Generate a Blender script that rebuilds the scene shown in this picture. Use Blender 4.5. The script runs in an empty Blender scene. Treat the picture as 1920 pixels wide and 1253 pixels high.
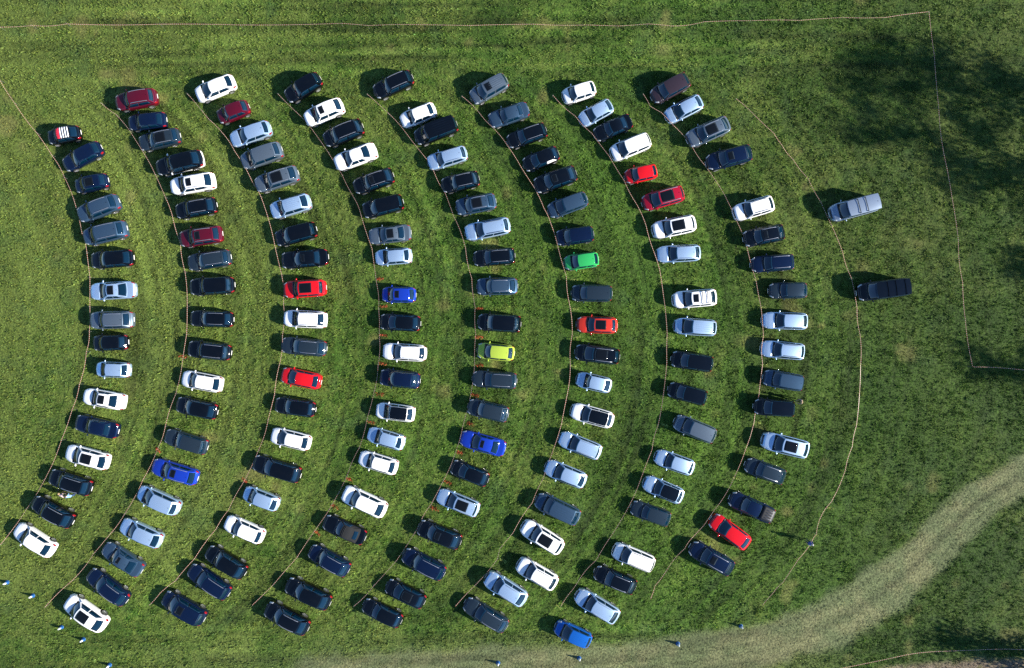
import bpy, bmesh, math, random
import numpy as np
from mathutils import Vector, Matrix

# ------------------------------------------------------------------ camera, light, exposure
S = 0.057            # metres on the ground for one pixel of the 1920 x 1253 photograph
H = 75.0             # height of the drone
SUN_EL, SUN_AZ = 25.5, 104.0
scene = bpy.context.scene
C = scene.collection

cam_data = bpy.data.cameras.new("camera")
cam = bpy.data.objects.new("camera", cam_data)
C.objects.link(cam)
cam.location = (0, 0, H)
cam.rotation_euler = (0, 0, 0)
cam_data.sensor_width = 36.0
cam_data.lens = 36.0 * H / (1920 * S)
cam_data.clip_end = 2000
scene.camera = cam

world = bpy.data.worlds.new("World")
scene.world = world
world.use_nodes = True
wn = world.node_tree
bg = wn.nodes["Background"]
sky = wn.nodes.new("ShaderNodeTexSky")
sky.sky_type = 'NISHITA'
sky.sun_disc = False
sky.sun_elevation = math.radians(SUN_EL)
sky.sun_rotation = math.radians(SUN_AZ)
sky.altitude = 1500
sky.air_density = 1.0
sky.dust_density = 0.2
sky.ozone_density = 5.0
wn.links.new(sky.outputs[0], bg.inputs[0])
bg.inputs[1].default_value = 0.095

sd = Vector((math.sin(math.radians(SUN_AZ)) * math.cos(math.radians(SUN_EL)),
             math.cos(math.radians(SUN_AZ)) * math.cos(math.radians(SUN_EL)),
             math.sin(math.radians(SUN_EL))))
sun_data = bpy.data.lights.new("sun", 'SUN')
sun_data.energy = 5.0
sun_data.angle = math.radians(0.53)
sun_data.color = (1.0, 0.93, 0.82)
sun = bpy.data.objects.new("sun", sun_data)
C.objects.link(sun)
sun.rotation_euler = sd.to_track_quat('Z', 'Y').to_euler()
sun.location = sd * 90

scene.view_settings.view_transform = 'Standard'
scene.view_settings.look = 'None'
scene.view_settings.exposure = 1.3
scene.view_settings.gamma = 1.0
scene.render.engine = 'CYCLES'
scene.cycles.use_denoising = False
scene.cycles.max_bounces = 6

rng = np.random.default_rng(7)
random.seed(7)

# ------------------------------------------------------------------ helpers
def tag(o, label=None, cat=None, group=None, kind=None):
    if label: o["label"] = label
    if cat: o["category"] = cat
    if group: o["group"] = group
    if kind: o["kind"] = kind
    return o

def link(name, mesh, parent=None):
    o = bpy.data.objects.new(name, mesh)
    C.objects.link(o)
    if parent is not None:
        o.parent = parent
    return o

def empty(name, loc=(0, 0, 0), rz=0.0):
    o = bpy.data.objects.new(name, None)
    o.empty_display_size = 0.3
    o.location = loc
    o.rotation_euler = (0, 0, rz)
    C.objects.link(o)
    return o

def mesh_from(name, verts, faces, mat=None, smooth=False, fix=False):
    me = bpy.data.meshes.new(name)
    me.from_pydata([tuple(v) for v in verts], [], [tuple(f) for f in faces])
    if fix:
        bm = bmesh.new(); bm.from_mesh(me)
        bmesh.ops.remove_doubles(bm, verts=bm.verts, dist=1e-5)
        bmesh.ops.recalc_face_normals(bm, faces=bm.faces)
        bm.to_mesh(me); bm.free()
    if smooth:
        me.polygons.foreach_set("use_smooth", [True] * len(me.polygons))
    if mat: me.materials.append(mat)
    me.update()
    return me

def tri_mesh(name, co, tris, mat, col=None):
    me = bpy.data.meshes.new(name)
    nv, nt = len(co), len(tris)
    me.vertices.add(nv); me.vertices.foreach_set("co", co.astype(np.float32).ravel())
    me.loops.add(nt * 3); me.loops.foreach_set("vertex_index", tris.astype(np.int32).ravel())
    me.polygons.add(nt)
    me.polygons.foreach_set("loop_start", np.arange(0, nt * 3, 3, dtype=np.int32))
    me.polygons.foreach_set("loop_total", np.full(nt, 3, dtype=np.int32))
    if col is not None:
        a = me.attributes.new("tint", 'FLOAT_COLOR', 'POINT')
        c4 = np.ones((nv, 4), np.float32); c4[:, :3] = col
        a.data.foreach_set("color", c4.ravel())
    me.materials.append(mat)
    me.update(calc_edges=True)
    return me

def px(x, y, z=0.0):
    """a point of the photograph, at height z above the field"""
    k = (H - z) / H
    return ((x - 960.0) * S * k, (626.5 - y) * S * k, z)

# value noise
_tab = rng.random((256, 256))
def vnoise(x, y, scale, seed=0):
    x = x / scale + 37.7 * seed; y = y / scale + 91.3 * seed
    xi = np.floor(x).astype(int); yi = np.floor(y).astype(int)
    fx = x - xi; fy = y - yi
    fx = fx * fx * (3 - 2 * fx); fy = fy * fy * (3 - 2 * fy)
    a = _tab[xi & 255, yi & 255]; b = _tab[(xi + 1) & 255, yi & 255]
    c = _tab[xi & 255, (yi + 1) & 255]; d = _tab[(xi + 1) & 255, (yi + 1) & 255]
    return (a * (1 - fx) + b * fx) * (1 - fy) + (c * (1 - fx) + d * fx) * fy
def fbm(x, y, scale, seed=0, n=3):
    t = 0; w = 0
    for i in range(n):
        t = t + vnoise(x, y, scale / 2 ** i, seed + i) * 0.5 ** i; w += 0.5 ** i
    return t / w
def sstep(a, b, x):
    t = np.clip((x - a) / (b - a), 0, 1)
    return t * t * (3 - 2 * t)
def polydist(X, Y, pts):
    d = np.full(X.shape, 1e9)
    for (x0, y0), (x1, y1) in zip(pts[:-1], pts[1:]):
        dx, dy = x1 - x0, y1 - y0
        t = np.clip(((X - x0) * dx + (Y - y0) * dy) / (dx * dx + dy * dy), 0, 1)
        d = np.minimum(d, np.hypot(X - x0 - t * dx, Y - y0 - t * dy))
    return d

# ------------------------------------------------------------------ materials
def new_mat(name):
    m = bpy.data.materials.new(name); m.use_nodes = True
    return m, m.node_tree, m.node_tree.nodes["Principled BSDF"]

def simple(name, col, rough=0.5, metal=0.0, spec=0.5, noise=0.0, nscale=8.0):
    m, nt, b = new_mat(name)
    b.inputs["Base Color"].default_value = (*col, 1)
    b.inputs["Roughness"].default_value = rough
    b.inputs["Metallic"].default_value = metal
    b.inputs["Specular IOR Level"].default_value = spec
    if noise > 0:
        tc = nt.nodes.new("ShaderNodeTexCoord")
        n = nt.nodes.new("ShaderNodeTexNoise"); n.inputs["Scale"].default_value = nscale
        mx = nt.nodes.new("ShaderNodeMix"); mx.data_type = 'RGBA'
        mx.inputs["A"].default_value = (*[c * (1 - noise) for c in col], 1)
        mx.inputs["B"].default_value = (*[min(1, c * (1 + noise)) for c in col], 1)
        nt.links.new(tc.outputs["Object"], n.inputs["Vector"])
        nt.links.new(n.outputs["Fac"], mx.inputs["Factor"])
        nt.links.new(mx.outputs["Result"], b.inputs["Base Color"])
    return m

def paint(name, col, metal=0.0, rough=0.38):
    """car paint: coloured base under a clear coat, with a thin film of road dust"""
    m, nt, b = new_mat(name)
    tc = nt.nodes.new("ShaderNodeTexCoord")
    n = nt.nodes.new("ShaderNodeTexNoise"); n.inputs["Scale"].default_value = 2.3; n.inputs["Detail"].default_value = 6
    oi = nt.nodes.new("ShaderNodeObjectInfo")
    add = nt.nodes.new("ShaderNodeVectorMath"); add.operation = 'ADD'
    nt.links.new(tc.outputs["Object"], add.inputs[0])
    nt.links.new(oi.outputs["Random"], add.inputs[1])
    nt.links.new(add.outputs[0], n.inputs["Vector"])
    mr = nt.nodes.new("ShaderNodeMapRange")
    mr.inputs["From Min"].default_value = 0.45; mr.inputs["From Max"].default_value = 0.8
    mr.inputs["To Min"].default_value = 0.0; mr.inputs["To Max"].default_value = 0.008
    nt.links.new(n.outputs["Fac"], mr.inputs["Value"])
    mx = nt.nodes.new("ShaderNodeMix"); mx.data_type = 'RGBA'
    mx.inputs["A"].default_value = (*col, 1)
    mx.inputs["B"].default_value = (0.16, 0.14, 0.11, 1)
    nt.links.new(mr.outputs[0], mx.inputs["Factor"])
    nt.links.new(mx.outputs["Result"], b.inputs["Base Color"])
    b.inputs["Metallic"].default_value = metal
    b.inputs["Roughness"].default_value = rough
    b.inputs["Specular IOR Level"].default_value = 0.0
    b.inputs["Coat Weight"].default_value = 1.0
    b.inputs["Coat Roughness"].default_value = 0.06
    b.inputs["Coat IOR"].default_value = 1.55
    return m

PAINT = {
    'white':      paint("paint_white", (0.80, 0.80, 0.79)),
    'silver':     paint("paint_silver_sky_tint", (0.45, 0.61, 0.79), 0.65, 0.36),  # silver with the blue sheen of the sky painted into its base colour
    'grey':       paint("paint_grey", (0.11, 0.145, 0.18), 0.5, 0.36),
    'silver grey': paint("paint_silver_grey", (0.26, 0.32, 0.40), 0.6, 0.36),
    'dark grey':  paint("paint_dark_grey", (0.018, 0.030, 0.042), 0.3),
    'black':      paint("paint_black", (0.0012, 0.0018, 0.003)),
    'navy blue':  paint("paint_navy", (0.002, 0.007, 0.028), 0.2),
    'slate blue': paint("paint_slate", (0.036, 0.070, 0.115), 0.4),
    'bright blue': paint("paint_blue", (0.008, 0.035, 0.33), 0.15),
    'azure blue': paint("paint_azure", (0.008, 0.10, 0.40), 0.2),
    'bright red': paint("paint_red", (0.55, 0.006, 0.010)),
    'dark red':   paint("paint_dark_red", (0.08, 0.003, 0.012), 0.15),
    'crimson':    paint("paint_crimson", (0.34, 0.005, 0.022), 0.1),
    'orange red': paint("paint_orange", (0.46, 0.028, 0.014)),
    'green':      paint("paint_green", (0.03, 0.36, 0.09), 0.1),
    'lime yellow': paint("paint_lime", (0.34, 0.45, 0.05)),
    'brown':      paint("paint_brown", (0.040, 0.026, 0.032), 0.35),
}

def glass_mat(name, col, ior):
    m, nt, b = new_mat(name)
    b.inputs["Base Color"].default_value = (*col, 1)
    b.inputs["Roughness"].default_value = 0.03
    b.inputs["IOR"].default_value = ior
    return m
M = {
    'glass': glass_mat("window_glass_sky_tint", (0.0008, 0.012, 0.026), 1.75),  # blue base colour adds painted sky reflection to the dark glass
    'roofglass': glass_mat("roof_glass", (0.004, 0.005, 0.006), 1.45),
    'tyre': simple("tyre_rubber", (0.018, 0.018, 0.018), 0.85, noise=0.4),
    'rim': simple("alloy", (0.55, 0.56, 0.58), 0.32, 0.7),
    'chrome': simple("roof_rail_metal", (0.62, 0.64, 0.66), 0.28, 0.8),
    'trim': simple("black_trim", (0.005, 0.006, 0.008), 0.45),
    'head': glass_mat("headlamp_glass", (0.42, 0.45, 0.48), 1.6),
    'tail': glass_mat("tail_lamp", (0.24, 0.006, 0.012), 1.5),
    'plate': simple("number_plate_white", (0.72, 0.72, 0.68), 0.5),
    'fabric': simple("soft_top_cloth", (0.006, 0.007, 0.008), 0.9, noise=0.3, nscale=30),
    'stripe_white': simple("roof_stripe_white", (0.78, 0.78, 0.78), 0.3),
    'stripe_red': simple("roof_block_red", (0.55, 0.02, 0.04), 0.3),
    'coverrib': simple("cover_rib_grey", (0.10, 0.11, 0.13), 0.5),
    'under': simple("underbody", (0.012, 0.012, 0.012), 0.9),
    'panel_white': simple("white_window_blind", (0.75, 0.75, 0.73), 0.6),
}

def tint_mat(name, translucent=0.0, rough=0.75):
    m, nt, b = new_mat(name)
    a = nt.nodes.new("ShaderNodeAttribute"); a.attribute_name = "tint"
    b.inputs["Roughness"].default_value = rough
    b.inputs["Specular IOR Level"].default_value = 0.25
    nt.links.new(a.outputs["Color"], b.inputs["Base Color"])
    if translucent > 0:
        t = nt.nodes.new("ShaderNodeBsdfTranslucent")
        nt.links.new(a.outputs["Color"], t.inputs["Color"])
        mx = nt.nodes.new("ShaderNodeMixShader"); mx.inputs[0].default_value = translucent
        out = nt.nodes["Material Output"]
        nt.links.new(b.outputs[0], mx.inputs[1]); nt.links.new(t.outputs[0], mx.inputs[2])
        nt.links.new(mx.outputs[0], out.inputs["Surface"])
    return m

# ------------------------------------------------------------------ the lines of barrier tape (photo points, sagging between stakes)
TAPES = [
 ("red and white barrier tape running along the outermost leftmost row of cars",
  [(-40,95),(0,151),(27,193),(69.5,250),(97,291),(121,333),(138,373),(154,438),(163,474),(168.6,520),(168.5,576),(167.6,622),(162,660),(149,721),(135,769),(115,826),(84,899),(51,953),(19,999),(0,1022),(-30,1062)]),
 ("red and white barrier tape along the noses of the second row from left",
  [(189,193),(217,214.5),(243,245),(267,283),(291,327),(310,370),(323,404),(338,456),(347,510),(351,574),(350,627),(343,672),(329.5,739),(310,800),(295,843),(268,900),(234,963.5),(208,1000),(176,1038),(133,1091),(84,1139)]),
 ("red and white barrier tape along the noses of the third row from left",
  [(351,176),(376.6,205.6),(393,225),(416,248),(440,283.5),(460,315),(476,347),(489,368),(501,403),(516,464),(528,515),(531.5,568.6),(529.5,630),(524,683.5),(514.6,741),(503,787),(484,846),(458,902),(428,957),(405,992),(364.5,1048),(329,1089),(300.6,1112),(280,1135)]),
 ("red and white barrier tape along the noses of the fourth row from left",
  [(521,176),(553,208),(585,242.6),(615.5,286),(641,327),(665,373),(677,404),(697.5,466),(706.5,533),(710,579),(711,627),(709,684),(702,733.6),(688,787),(673,841),(650,894.5),(616.6,957),(589,997),(556,1046.7),(512.6,1096.5),(473,1135)]),
 ("red and white barrier tape along the noses of the fifth row from left",
  [(688,176),(727.7,212),(758,245),(793,290),(814.5,324),(835,362.6),(850,404),(873,466),(884.7,522.6),(891,576),(892,627),(890,683),(882,744),(867,802.6),(855.5,843.5),(832.4,899.7),(809,945),(786,984),(778,999),(744,1050.5),(700.5,1099),(663.4,1137)]),
 ("red and white barrier tape along the noses of the sixth row from left",
  [(865.6,180),(899,212),(925,240),(953.6,276),(979,316.7),(1002,352.4),(1020,390.8),(1032.8,418.9),(1044,453.6),(1062,517.5),(1068.6,573.7),(1073,627),(1069.5,684),(1063.5,741),(1053,795),(1035,851),(1018.8,897),(998,943),(962,999.4),(936.8,1030),(933,1048),(892,1096.5),(854,1137)]),
 ("red and white barrier tape along the noses of the seventh row from left",
  [(1036.7,178.7),(1078.8,218),(1109.5,250),(1142.7,293.7),(1170.8,339.7),(1193.7,383),(1211.6,424),(1227.7,476.6),(1240.5,527.7),(1246.8,573.7),(1251,627),(1250.4,680),(1244,738.7),(1234,797.5),(1222.6,843.5),(1201,899.7),(1181.5,945),(1150,999.4),(1118,1050.5),(1085,1088.8),(1064.6,1117),(1051.8,1137)]),
 ("red and white barrier tape along the noses of the eighth row from left",
  [(1206,176),(1219,199),(1239.4,210.7),(1262.4,235),(1295.6,270.7),(1318.6,306.5),(1344,342),(1364.6,378),(1381,413.7),(1400,461),(1418,527.7),(1427,576),(1431.5,630),(1430,683),(1423,741),(1414,792),(1398.8,841),(1377,894.6),(1352,940.5),(1320,985),(1297,1009.6),(1284,1028.8),(1251,1068),(1228,1099),(1220,1123)]),
 ("red and white barrier tape in front of the two lone vans",
  [(1380,185),(1415.6,217),(1451,250),(1466.7,273),(1487,299),(1515,334.6),(1539,379),(1559.6,423.5),(1580,473),(1596.7,521.8),(1607,576.7),(1613,629),(1613.8,684),(1611.6,738.4),(1605.8,799),(1598,838),(1585,882),(1559,941),(1537,974),(1530.8,1002),(1523,1014.7),(1497.6,1048),(1468,1092.6),(1450,1112),(1430,1134.8)]),
 ("long red and white barrier tape crossing the grass above all the cars",
  [(-60,54),(0,51),(60,48),(125,45),(300,45.5),(450,47),(640,44),(690,48),(745,46),(880,48),(1000,45.5),(1100,47),(1160,49),(1215,45),(1260,49),(1320,41),(1410,39),(1500,38.5),(1580,33),(1660,33),(1742,22)]),
 ("red and white barrier tape running down the empty grass beyond the vans",
  [(1742,22.5),(1752,105),(1760,200),(1770,290),(1785,370),(1797,450),(1805,530),(1810,600),(1824,688),(1920,694),(2010,700)]),
 ("red and white barrier tape in the corner below the pale track",
  [(1540,1264),(1585,1252),(1673,1234),(1760,1221.6),(1852,1218),(1920,1218.6),(2010,1222)]),
]
TRACK = [(2060,800),(1960,868),(1915,893),(1835,940),(1775,998),(1715,1063),(1632,1128),(1540,1178),(1430,1213),(1250,1240),(1050,1258),(900,1268),(600,1285)]

# ------------------------------------------------------------------ colour of the field, from what grows there
def field_tint(x, y):
    X = x / S + 960; Y = 626.5 - y / S
    n_big = fbm(x, y, 17, 1); n_mid = fbm(x, y, 4.0, 5); n_sm = fbm(x, y, 1.1, 9, 2); n_f = vnoise(x, y, 0.32, 13)
    dark = np.array([0.052, 0.102, 0.018]); mid = np.array([0.090, 0.148, 0.030])
    pale = np.array([0.168, 0.195, 0.062]); straw = np.array([0.24, 0.20, 0.10])
    blue = np.array([0.075, 0.125, 0.052])
    def mixc(a, b, f): return a + (b - a) * f[..., None]
    c = mixc(np.broadcast_to(dark, x.shape + (3,)), np.broadcast_to(mid, x.shape + (3,)), sstep(0.25, 0.70, 0.5 * n_mid + 0.3 * n_sm + 0.2 * n_f))
    left = 1 - sstep(100, 1500, X + 260 * (n_big - 0.5))
    f_pale = np.clip(sstep(0.42, 0.75, 0.45 * n_big + 0.3 * n_mid + 0.25 * n_f + 0.26 * left - 0.06), 0, 1)
    c = mixc(c, pale, f_pale * 0.85)
    c = mixc(c, blue, sstep(0.6, 0.85, fbm(x, y, 2.2, 31)) * 0.5)
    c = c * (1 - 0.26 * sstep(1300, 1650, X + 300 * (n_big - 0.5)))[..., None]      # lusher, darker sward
    # bare and dry spots
    f_dry = sstep(0.70, 0.86, fbm(x, y, 2.6, 21, 2)) * sstep(0.45, 0.65, fbm(x, y, 14, 40, 2)) * 0.75
    for (sx, sy, r) in [(1492,285,17),(1480,275,10),(700,110,9),(733,90,12),(1050,700,14),(180,62,12),(1330,700,16),(1700,660,26),(1510,350,14),(1540,610,10),(880,80,14),(300,1005,12),(980,740,16)]:
        f_dry = np.maximum(f_dry, (1 - sstep(0.3, 1.0, np.hypot(X - sx, (Y - sy) * 1.2) / r + 0.8 * (n_f - 0.5))) * 0.7)
    # worn ground behind the tape at the lower edge
    tape = np.interp(X, [1540,1585,1673,1760,1852,1920,2010], [1266,1254,1236,1224,1220,1221,1224])
    f_dry = np.maximum(f_dry, sstep(4, 26, Y - tape + 18 * (n_mid - 0.5)) * sstep(1540, 1640, X) * sstep(0.3, 0.6, n_sm + 0.2) * 0.95)
    c = mixc(c, straw, f_dry * 0.8)
    f_soil = sstep(6, 22, Y - tape + 14 * (n_mid - 0.5)) * sstep(1600, 1700, X) * sstep(0.35, 0.6, 0.5 * n_sm + 0.5 * n_f + 0.12)
    c = mixc(c, np.array([0.30, 0.20, 0.24]), f_soil * 0.85)
    # wheel marks in the lanes between the rows: pressed grass, in pairs
    for k in range(1, 9):
        pts = TAPES[k][1]
        on = sstep(0.30, 0.55, fbm(x, y, 11, 50 + k, 2))
        for off, amp, lum in ((-20, 0.5, 0.60), (-33, 0.5, 0.62), (-47, 0.55, 0.58), (-62, 0.5, 0.60), (-40, 0.5, 1.35), (-68, 0.45, 1.35)):
            d = polydist(X, Y, [(a + off, b) for a, b in pts])
            c = mixc(c, c * lum, (1 - sstep(0.8, 3.4, d + 2.2 * (n_sm - 0.5))) * amp * on)
    # straight wheel marks across the top
    for yy, x0, x1 in ((91, 440, 900), (99, 430, 820), (113, 480, 960), (122, 900, 1350), (66, 250, 700)):
        d = np.abs(Y - yy - 3 * (n_big - 0.5))
        c = mixc(c, pale * 1.05, (1 - sstep(0.8, 3.0, d)) * sstep(x0, x0 + 60, X) * (1 - sstep(x1 - 80, x1, X)) * 0.55)
    # the dried, mown track
    d = polydist(X, Y, TRACK)
    hw = np.interp(X, [900, 1200, 1450, 1650, 1800, 1920], [60, 44, 47, 49, 41, 36])
    f_tr = 1 - sstep(0.70, 1.15, d / hw + 0.40 * (n_mid - 0.5) + 0.35 * (n_sm - 0.5))
    tr = np.array([0.170, 0.176, 0.125]); tr2 = np.array([0.250, 0.218, 0.168])
    trc = mixc(np.broadcast_to(tr, x.shape + (3,)), np.broadcast_to(tr2, x.shape + (3,)), sstep(0.35, 0.7, 0.5 * n_mid + 0.5 * n_sm))
    c = c + (trc - c) * (f_tr * 0.92)[..., None]
    # streaks pressed and mown along the curve of the rows, straight along the top
    ty_, tx_ = [-300] + [q[1] for q in TAPES[4][1]] + [1500], [400] + [q[0] for q in TAPES[4][1]] + [330]
    q = (X - np.interp(Y, ty_, tx_)) * S + 1.2 * (n_big - 0.5)
    st = vnoise(q / 0.28, y / 9.0, 1.0, 81) * 0.55 + vnoise(q / 0.60, y / 12.0, 1.0, 83) * 0.35 + vnoise(q / 1.3, y / 20.0, 1.0, 85) * 0.22
    sh = vnoise(Y * S / 0.30, x / 7.0, 1.0, 91) * 0.55 + vnoise(Y * S / 0.8, x / 18.0, 1.0, 93) * 0.45
    wt = np.clip((1 - sstep(115, 185, Y)) + sstep(1140, 1190, Y), 0, 1)
    st = st * (1 - wt) + sh * wt
    amp = 1.5 * (1 - 0.55 * sstep(1500, 1750, X)) * (0.4 + 0.6 * sstep(40, 260, X)) * (1 - f_tr)
    c = c * np.clip(1 + (st - 0.5) * amp, 0.5, 1.6)[..., None]
    # ruts along the dry track, and worn grass along the lower edge
    rut = vnoise(d * S / 0.30, X * S / 14.0, 1.0, 95)
    c = c * (1 + (rut - 0.5) * 0.65 * f_tr)[..., None]
    worn = sstep(1165, 1250, Y + 70 * (n_mid - 0.5)) * sstep(100, 700, X) * (1 - sstep(1500, 1650, X)) * (1 - f_tr)
    c = mixc(c, np.array([0.165, 0.185, 0.085]), worn * 0.6)
    c = c * np.array([0.86, 0.99, 0.60])
    return c, f_tr, f_dry

def field_z(x, y):
    return 0.05 * (fbm(x, y, 3.0, 60, 3) - 0.5)

# ------------------------------------------------------------------ the ground: one sheet out to the horizon
def axis(half, fine, reach):
    core = np.arange(-half, half + 1e-6, fine)
    out = half + np.geomspace(2, reach - half, 14)
    return np.concatenate([-out[::-1], core, out])
gx = axis(62, 0.4, 900); gy = axis(42, 0.4, 900)
GX, GY = np.meshgrid(gx, gy, indexing='ij')
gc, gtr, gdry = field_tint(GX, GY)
inside = (np.abs(GX) < 61) & (np.abs(GY) < 41)
GZ = np.where(inside, field_z(GX, GY), 0.0) - 0.02
co = np.stack([GX, GY, GZ], -1).reshape(-1, 3)
nx, ny = len(gx), len(gy)
idx = np.arange(nx * ny).reshape(nx, ny)
a, b_, c_, d_ = idx[:-1, :-1].ravel(), idx[1:, :-1].ravel(), idx[1:, 1:].ravel(), idx[:-1, 1:].ravel()
tris = np.concatenate([np.stack([a, b_, c_], 1), np.stack([a, c_, d_], 1)])
ground_mat = tint_mat("field_soil_and_thatch", 0.0, 0.9)
nt = ground_mat.node_tree; bs = nt.nodes["Principled BSDF"]; at = [n for n in nt.nodes if n.type == 'ATTRIBUTE'][0]
tc = nt.nodes.new("ShaderNodeTexCoord"); nz = nt.nodes.new("ShaderNodeTexNoise")
nz.inputs["Scale"].default_value = 4.5; nz.inputs["Detail"].default_value = 5
nt.links.new(tc.outputs["Object"], nz.inputs["Vector"])
mr = nt.nodes.new("ShaderNodeMapRange"); mr.inputs["From Min"].default_value = 0.3; mr.inputs["From Max"].default_value = 0.7
mr.inputs["To Min"].default_value = 0.32; mr.inputs["To Max"].default_value = 0.95
nt.links.new(nz.outputs["Fac"], mr.inputs["Value"])
mu = nt.nodes.new("ShaderNodeVectorMath"); mu.operation = 'SCALE'
nt.links.new(at.outputs["Color"], mu.inputs[0]); nt.links.new(mr.outputs[0], mu.inputs["Scale"])
nt.links.new(mu.outputs[0], bs.inputs["Base Color"])
bp = nt.nodes.new("ShaderNodeBump"); bp.inputs["Strength"].default_value = 0.6; bp.inputs["Distance"].default_value = 0.12
nt.links.new(nz.outputs["Fac"], bp.inputs["Height"]); nt.links.new(bp.outputs[0], bs.inputs["Normal"])
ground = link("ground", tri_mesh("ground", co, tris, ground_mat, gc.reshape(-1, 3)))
tag(ground, "green meadow ground under the parked cars", "ground", kind="structure")

# ------------------------------------------------------------------ grass: leaning blades in clumps
def grass_mesh(name, n_tufts, blades, xr, yr, seed, mat, paint_col=None, pts=None, lo=0.05, hi=0.175, wd=0.05):
    r = np.random.default_rng(seed)
    if pts is None:
        tx = r.uniform(-xr, xr, n_tufts); ty = r.uniform(-yr, yr, n_tufts)
    else:
        tx, ty = pts; n_tufts = len(tx)
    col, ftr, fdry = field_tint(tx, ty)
    clump = fbm(tx, ty, 0.45, 71, 2) * 0.8 + fbm(tx, ty, 3.5, 75, 2) * 0.2
    hgt = lo + (hi - lo) * sstep(0.3, 0.72, clump)
    hgt = hgt * (1 - 0.62 * ftr) * (1 - 0.5 * fdry)
    tz = field_z(tx, ty) - 0.02
    n = n_tufts * blades
    bx = np.repeat(tx, blades) + r.normal(0, 0.04, n); by = np.repeat(ty, blades) + r.normal(0, 0.04, n)
    bz = np.repeat(tz, blades)
    h = np.repeat(hgt, blades) * r.uniform(0.6, 1.35, n)
    ang = r.uniform(0, 2 * math.pi, n)
    lean = r.uniform(0.5, 1.5, n) * h
    w = wd * r.uniform(0.6, 1.5, n) * (0.6 + 0.4 * np.repeat(hgt, blades) / hi)
    ca, sa = np.cos(ang), np.sin(ang)
    pa = ang + math.pi / 2 + r.normal(0, 0.5, n)
    wx, wy = np.cos(pa) * w, np.sin(pa) * w
    mx_, my_ = bx + ca * lean * 0.4, by + sa * lean * 0.4
    v = np.empty((n, 3, 3))
    v[:, 0] = np.stack([mx_ - wx, my_ - wy, bz + h * 0.55], 1)
    v[:, 1] = np.stack([bx, by, bz], 1)
    v[:, 1, 0] += wx * 0.4 ; v[:, 1, 1] += wy * 0.4
    v[:, 2] = np.stack([bx + ca * lean, by + sa * lean, bz + h], 1)
    v[:, 0, 0] += 0; 
    cc = np.repeat(col, blades, 0)
    if paint_col is not None:
        cc = np.broadcast_to(np.array(paint_col), cc.shape).copy()
    var = np.clip(r.lognormal(0.0, 0.34, (n, 1)), 0.35, 1.7)
    hue = r.normal(0, 0.10, (n, 1))
    cc = cc * var * np.concatenate([1 + hue, np.ones_like(hue), 1 - hue], 1)
    c3 = np.repeat(cc[:, None, :], 3, 1)
    return tri_mesh(name, v.reshape(-1, 3), np.arange(n * 3).reshape(-1, 3), mat, np.clip(c3.reshape(-1, 3), 0.004, 0.9))

grass_mat = tint_mat("grass_blades", 0.28, 0.65)
grass = link("grass", grass_mesh("grass", 250000, 4, 58.5, 39.5, 3, grass_mat))
tag(grass, "short green meadow grass with yellowish and dry patches between the cars", "grass", kind="stuff")

# ------------------------------------------------------------------ cars
#        L     W     H     sA    sB    sC    sD    nose  cowl  belt  tail  fax   rax   Rw    roof  clear
CAR = {
 'small':   (3.75, 1.68, 1.50, 0.80, 1.50, 3.05, 3.58, 0.72, 0.96, 0.98, 0.92, 0.68, 3.12, 0.30, 0.73, 0.19),
 'hatch':   (4.28, 1.80, 1.46, 1.06, 1.85, 3.45, 4.08, 0.70, 0.95, 0.98, 0.93, 0.86, 3.50, 0.32, 0.71, 0.18),
 'estate':  (4.70, 1.83, 1.48, 1.22, 2.05, 4.02, 4.50, 0.70, 0.95, 0.98, 0.95, 0.90, 3.70, 0.33, 0.72, 0.18),
 'saloon':  (4.72, 1.82, 1.44, 1.30, 2.12, 3.25, 4.02, 0.70, 0.95, 0.99, 0.98, 0.90, 3.72, 0.33, 0.69, 0.17),
 'suv':     (4.52, 1.86, 1.66, 1.12, 1.85, 3.72, 4.28, 0.86, 1.06, 1.10, 1.02, 0.88, 3.56, 0.36, 0.72, 0.22),
 'mpv':     (4.45, 1.83, 1.66, 0.88, 1.76, 3.92, 4.32, 0.76, 1.02, 1.04, 1.00, 0.88, 3.60, 0.33, 0.76, 0.18),
 'van':     (5.05, 1.92, 1.95, 0.82, 1.55, 4.72, 4.96, 0.90, 1.16, 1.18, 1.14, 0.95, 3.98, 0.35, 0.84, 0.20),
 'pickup':  (5.30, 1.88, 1.80, 1.35, 2.05, 3.30, 3.62, 0.98, 1.14, 1.16, 1.12, 0.98, 4.18, 0.38, 0.72, 0.25),
 'roadster':(4.25, 1.78, 1.38, 1.38, 2.00, 2.85, 3.62, 0.70, 0.92, 0.96, 0.94, 0.86, 3.40, 0.32, 0.68, 0.16),
}
KEYS = "L W H sA sB sC sD zn zc zb zt fa ra Rw yr cl".split()

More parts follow.
